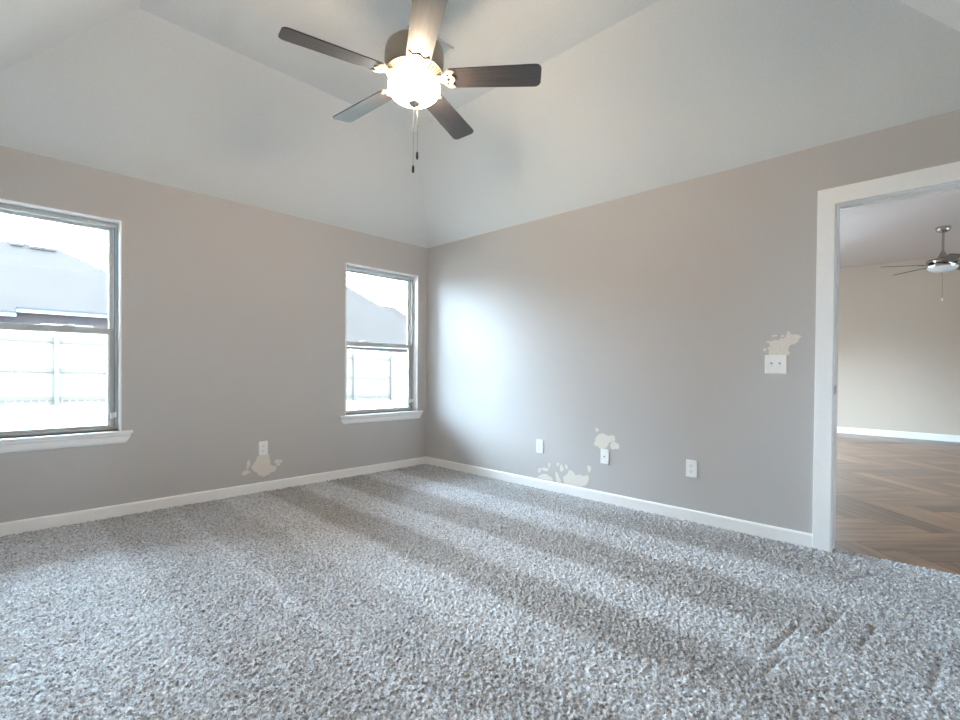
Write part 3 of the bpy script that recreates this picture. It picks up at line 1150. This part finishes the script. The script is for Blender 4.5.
# ------------------------------------------------------------------ outdoors: yard, fences, neighbours
def ground_z(x, y):
    k = min(1.0, max(0.0, (y - 0.3) / 9.0))
    return -0.16 * (1 - k) + k * (0.12 - 0.0236 * (x + 2.6)) * (1.0 if y < 14 else 1.0)


bm = new()
gx = [-40 + 2.0 * i for i in range(51)]
gy = [0.2, 1, 2, 3, 5, 7, 9.3, 12, 16, 22, 30, 45]
G = [[bm.verts.new((x, y, ground_z(max(-14, min(20, x)), y))) for y in gy] for x in gx]
for i in range(len(gx) - 1):
    for j in range(len(gy) - 1):
        bm.faces.new((G[i][j], G[i + 1][j], G[i + 1][j + 1], G[i][j + 1]))
structure(obj('ground', bm, M_ground))


def fence(name, label, x0, x1, y, face):
    """face=+1: rails and posts on our side; -1: pickets on our side"""
    t = thing(name, label, 'fence', (0, 0, 0))
    bm = new()
    ul = bm.loops.layers.uv.new('UVMap')
    tl = bm.faces.layers.float.new('tonef')
    x = x0
    while x < x1 - 0.02:
        w = 0.138
        gz = ground_z(x, y)
        top = gz + 1.86 + random.uniform(-0.012, 0.012)
        yo = y + random.uniform(-0.003, 0.003)
        b0 = len(bm.faces)
        pts = [(x + 0.003, gz + 0.03), (x + w - 0.003, gz + 0.03), (x + w - 0.003, top - 0.03), (x + w - 0.035, top), (x + 0.035, top), (x + 0.003, top - 0.03)]
        prism(bm, pts, 1, yo, yo + 0.017)
        bm.faces.ensure_lookup_table()
        tn = random.uniform(0.35, 0.6)
        ou = random.random() * 30
        for f in bm.faces[b0:]:
            f[tl] = tn
            for l in f.loops:
                l[ul].uv = (l.vert.co.z + ou, l.vert.co.x)
        x += w
    obj('picket_panel', bm, M_fence, t)
    ys = (y - 0.045, y - 0.002) if face > 0 else (y + 0.019, y + 0.06)
    for dz in (0.20, 0.87, 1.58):
        bm = new()
        A = [(x0, ys[0], ground_z(x0, y) + dz - 0.045), (x0, ys[1], ground_z(x0, y) + dz - 0.045),
             (x0, ys[1], ground_z(x0, y) + dz + 0.045), (x0, ys[0], ground_z(x0, y) + dz + 0.045)]
        B = [(x1, p[1], p[2] + ground_z(x1, y) - ground_z(x0, y)) for p in A]
        a = [bm.verts.new(p) for p in A]
        b = [bm.verts.new(p) for p in B]
        for i in range(4):
            bm.faces.new((a[i], a[(i + 1) % 4], b[(i + 1) % 4], b[i]))
        bm.faces.new(a)
        bm.faces.new(b)
        obj('rail', bm, M_fence, t)
    yp = (y - 0.135, y - 0.046) if face > 0 else (y + 0.061, y + 0.15)
    x = x1 - 0.045
    while x > x0:
        gz = ground_z(x, y)
        obj('post', box(new(), x - 0.045, x + 0.045, yp[0], yp[1], gz - 0.1, gz + 1.72, 0.004), M_fence, t)
        x -= 1.6
    return t


fence('wooden_fence', 'wooden picket fence with rails and posts on this side, seen through the windows', -10.0, 7.40, 11.0, 1)
fence('wooden_fence', 'smooth-faced stretch of wooden fence past the last post, seen in the far window', 7.42, 16.0, 11.0, -1)


def house(name, label, ex0, ex1, ey, ez, ridge, vents=(), jog=None, brick=M_brick, wins=()):
    """hip roofed house; eave front edge at y=ey, ridge = (x0, x1, y, z)"""
    t = thing(name, label, 'house', (0, 0, 0))
    rx0, rx1, ry, rz = ridge
    by = ry + (ry - ey)
    bm = new()
    e = [bm.verts.new(p) for p in ((ex0, ey, ez), (ex1, ey, ez), (ex1, by, ez), (ex0, by, ez))]
    r0, r1 = bm.verts.new((rx0, ry, rz)), bm.verts.new((rx1, ry, rz))
    bm.faces.new((e[0], e[1], r1, r0))
    bm.faces.new((e[1], e[2], r1))
    bm.faces.new((e[2], e[3], r0, r1))
    bm.faces.new((e[3], e[0], r0))
    bm.faces.new((e[3], e[2], e[1], e[0]))
    sl = (rz - ez) / (ry - ey)
    if jog:
        jx0, jx1, dy = jog
        q = [bm.verts.new(p) for p in ((jx0, ey - dy, ez - sl * dy + 0.01), (jx1, ey - dy, ez - sl * dy + 0.01), (jx1, ey + 0.4, ez + sl * 0.4 + 0.01), (jx0, ey + 0.4, ez + sl * 0.4 + 0.01))]
        bm.faces.new(q)
    obj('roof', bm, M_shingle, t, recalc=True)
    obj('fascia', box(new(), (jog[1] if jog else ex0), ex1, ey - 0.02, ey + 0.02, ez - 0.17, ez - 0.04), M_fascia, t)
    obj('gutter', box(new(), (jog[1] if jog else ex0), ex1, ey - 0.10, ey - 0.02, ez - 0.045, ez + 0.012), M_gutter, t)
    if jog:
        jx0, jx1, dy = jog
        jz = ez - sl * dy
        obj('fascia', box(new(), jx0, jx1, ey - dy - 0.02, ey - dy + 0.02, jz - 0.17, jz - 0.04), M_fascia, t)
        obj('gutter', box(new(), jx0, jx1, ey - dy - 0.10, ey - dy - 0.02, jz - 0.045, jz + 0.012), M_gutter, t)
    obj('wall', box(new(), ex0 + 0.45, ex1 - 0.45, ey + 0.45, by - 0.45, -0.4, ez - 0.02), brick, t)
    for xa, xb, za, zb in wins:
        f = obj('window_frame', box(new(), xa - 0.05, xb + 0.05, ey + 0.41, ey + 0.45, za - 0.05, zb + 0.05), M_fascia, t)
        obj('pane', box(new(), xa, xb, ey + 0.40, ey + 0.41, za, zb), M_darkglass, f)
    for vx, vf in vents:
        yy = ry - (ry - ey) * vf
        zz = rz - (rz - ez) * vf
        bm = new()
        prism(bm, [(yy - 0.16, zz - 0.16 * sl + 0.03), (yy - 0.16, zz - 0.16 * sl + 0.13), (yy + 0.2, zz + 0.2 * sl + 0.05), (yy + 0.2, zz + 0.2 * sl - 0.02)], 0, vx - 0.20, vx + 0.20)
        obj('roof_vent', bm, M_slot, t)
    return t


house('neighbor_house', 'brick house with a grey hip roof and three roof vents behind the fence', -9.2, 3.8, 19.0, 3.12, (-2.7, -1.2, 24.0, 6.3),
      vents=((-2.40, 0.05), (-1.82, 0.06), (-1.38, 0.06)), jog=(-9.2, -2.62, 0.28), wins=((-1.9, -0.5, 1.2, 2.6), (-4.9, -3.5, 1.2, 2.6)))
house('neighbor_house', 'brick house with a plain sloping roof behind the fence, seen in the corner window', 4.2, 18.0, 19.0, 2.45, (10.4, 11.0, 26.0, 8.2),
      wins=((11.0, 12.4, 0.9, 2.1), (14.4, 15.6, 0.9, 2.1)))
house('neighbor_house', 'farther house whose roof just shows behind the plain sloping roof', 18.5, 36.0, 36.0, 2.6, (24.0, 30.0, 42.0, 8.3))
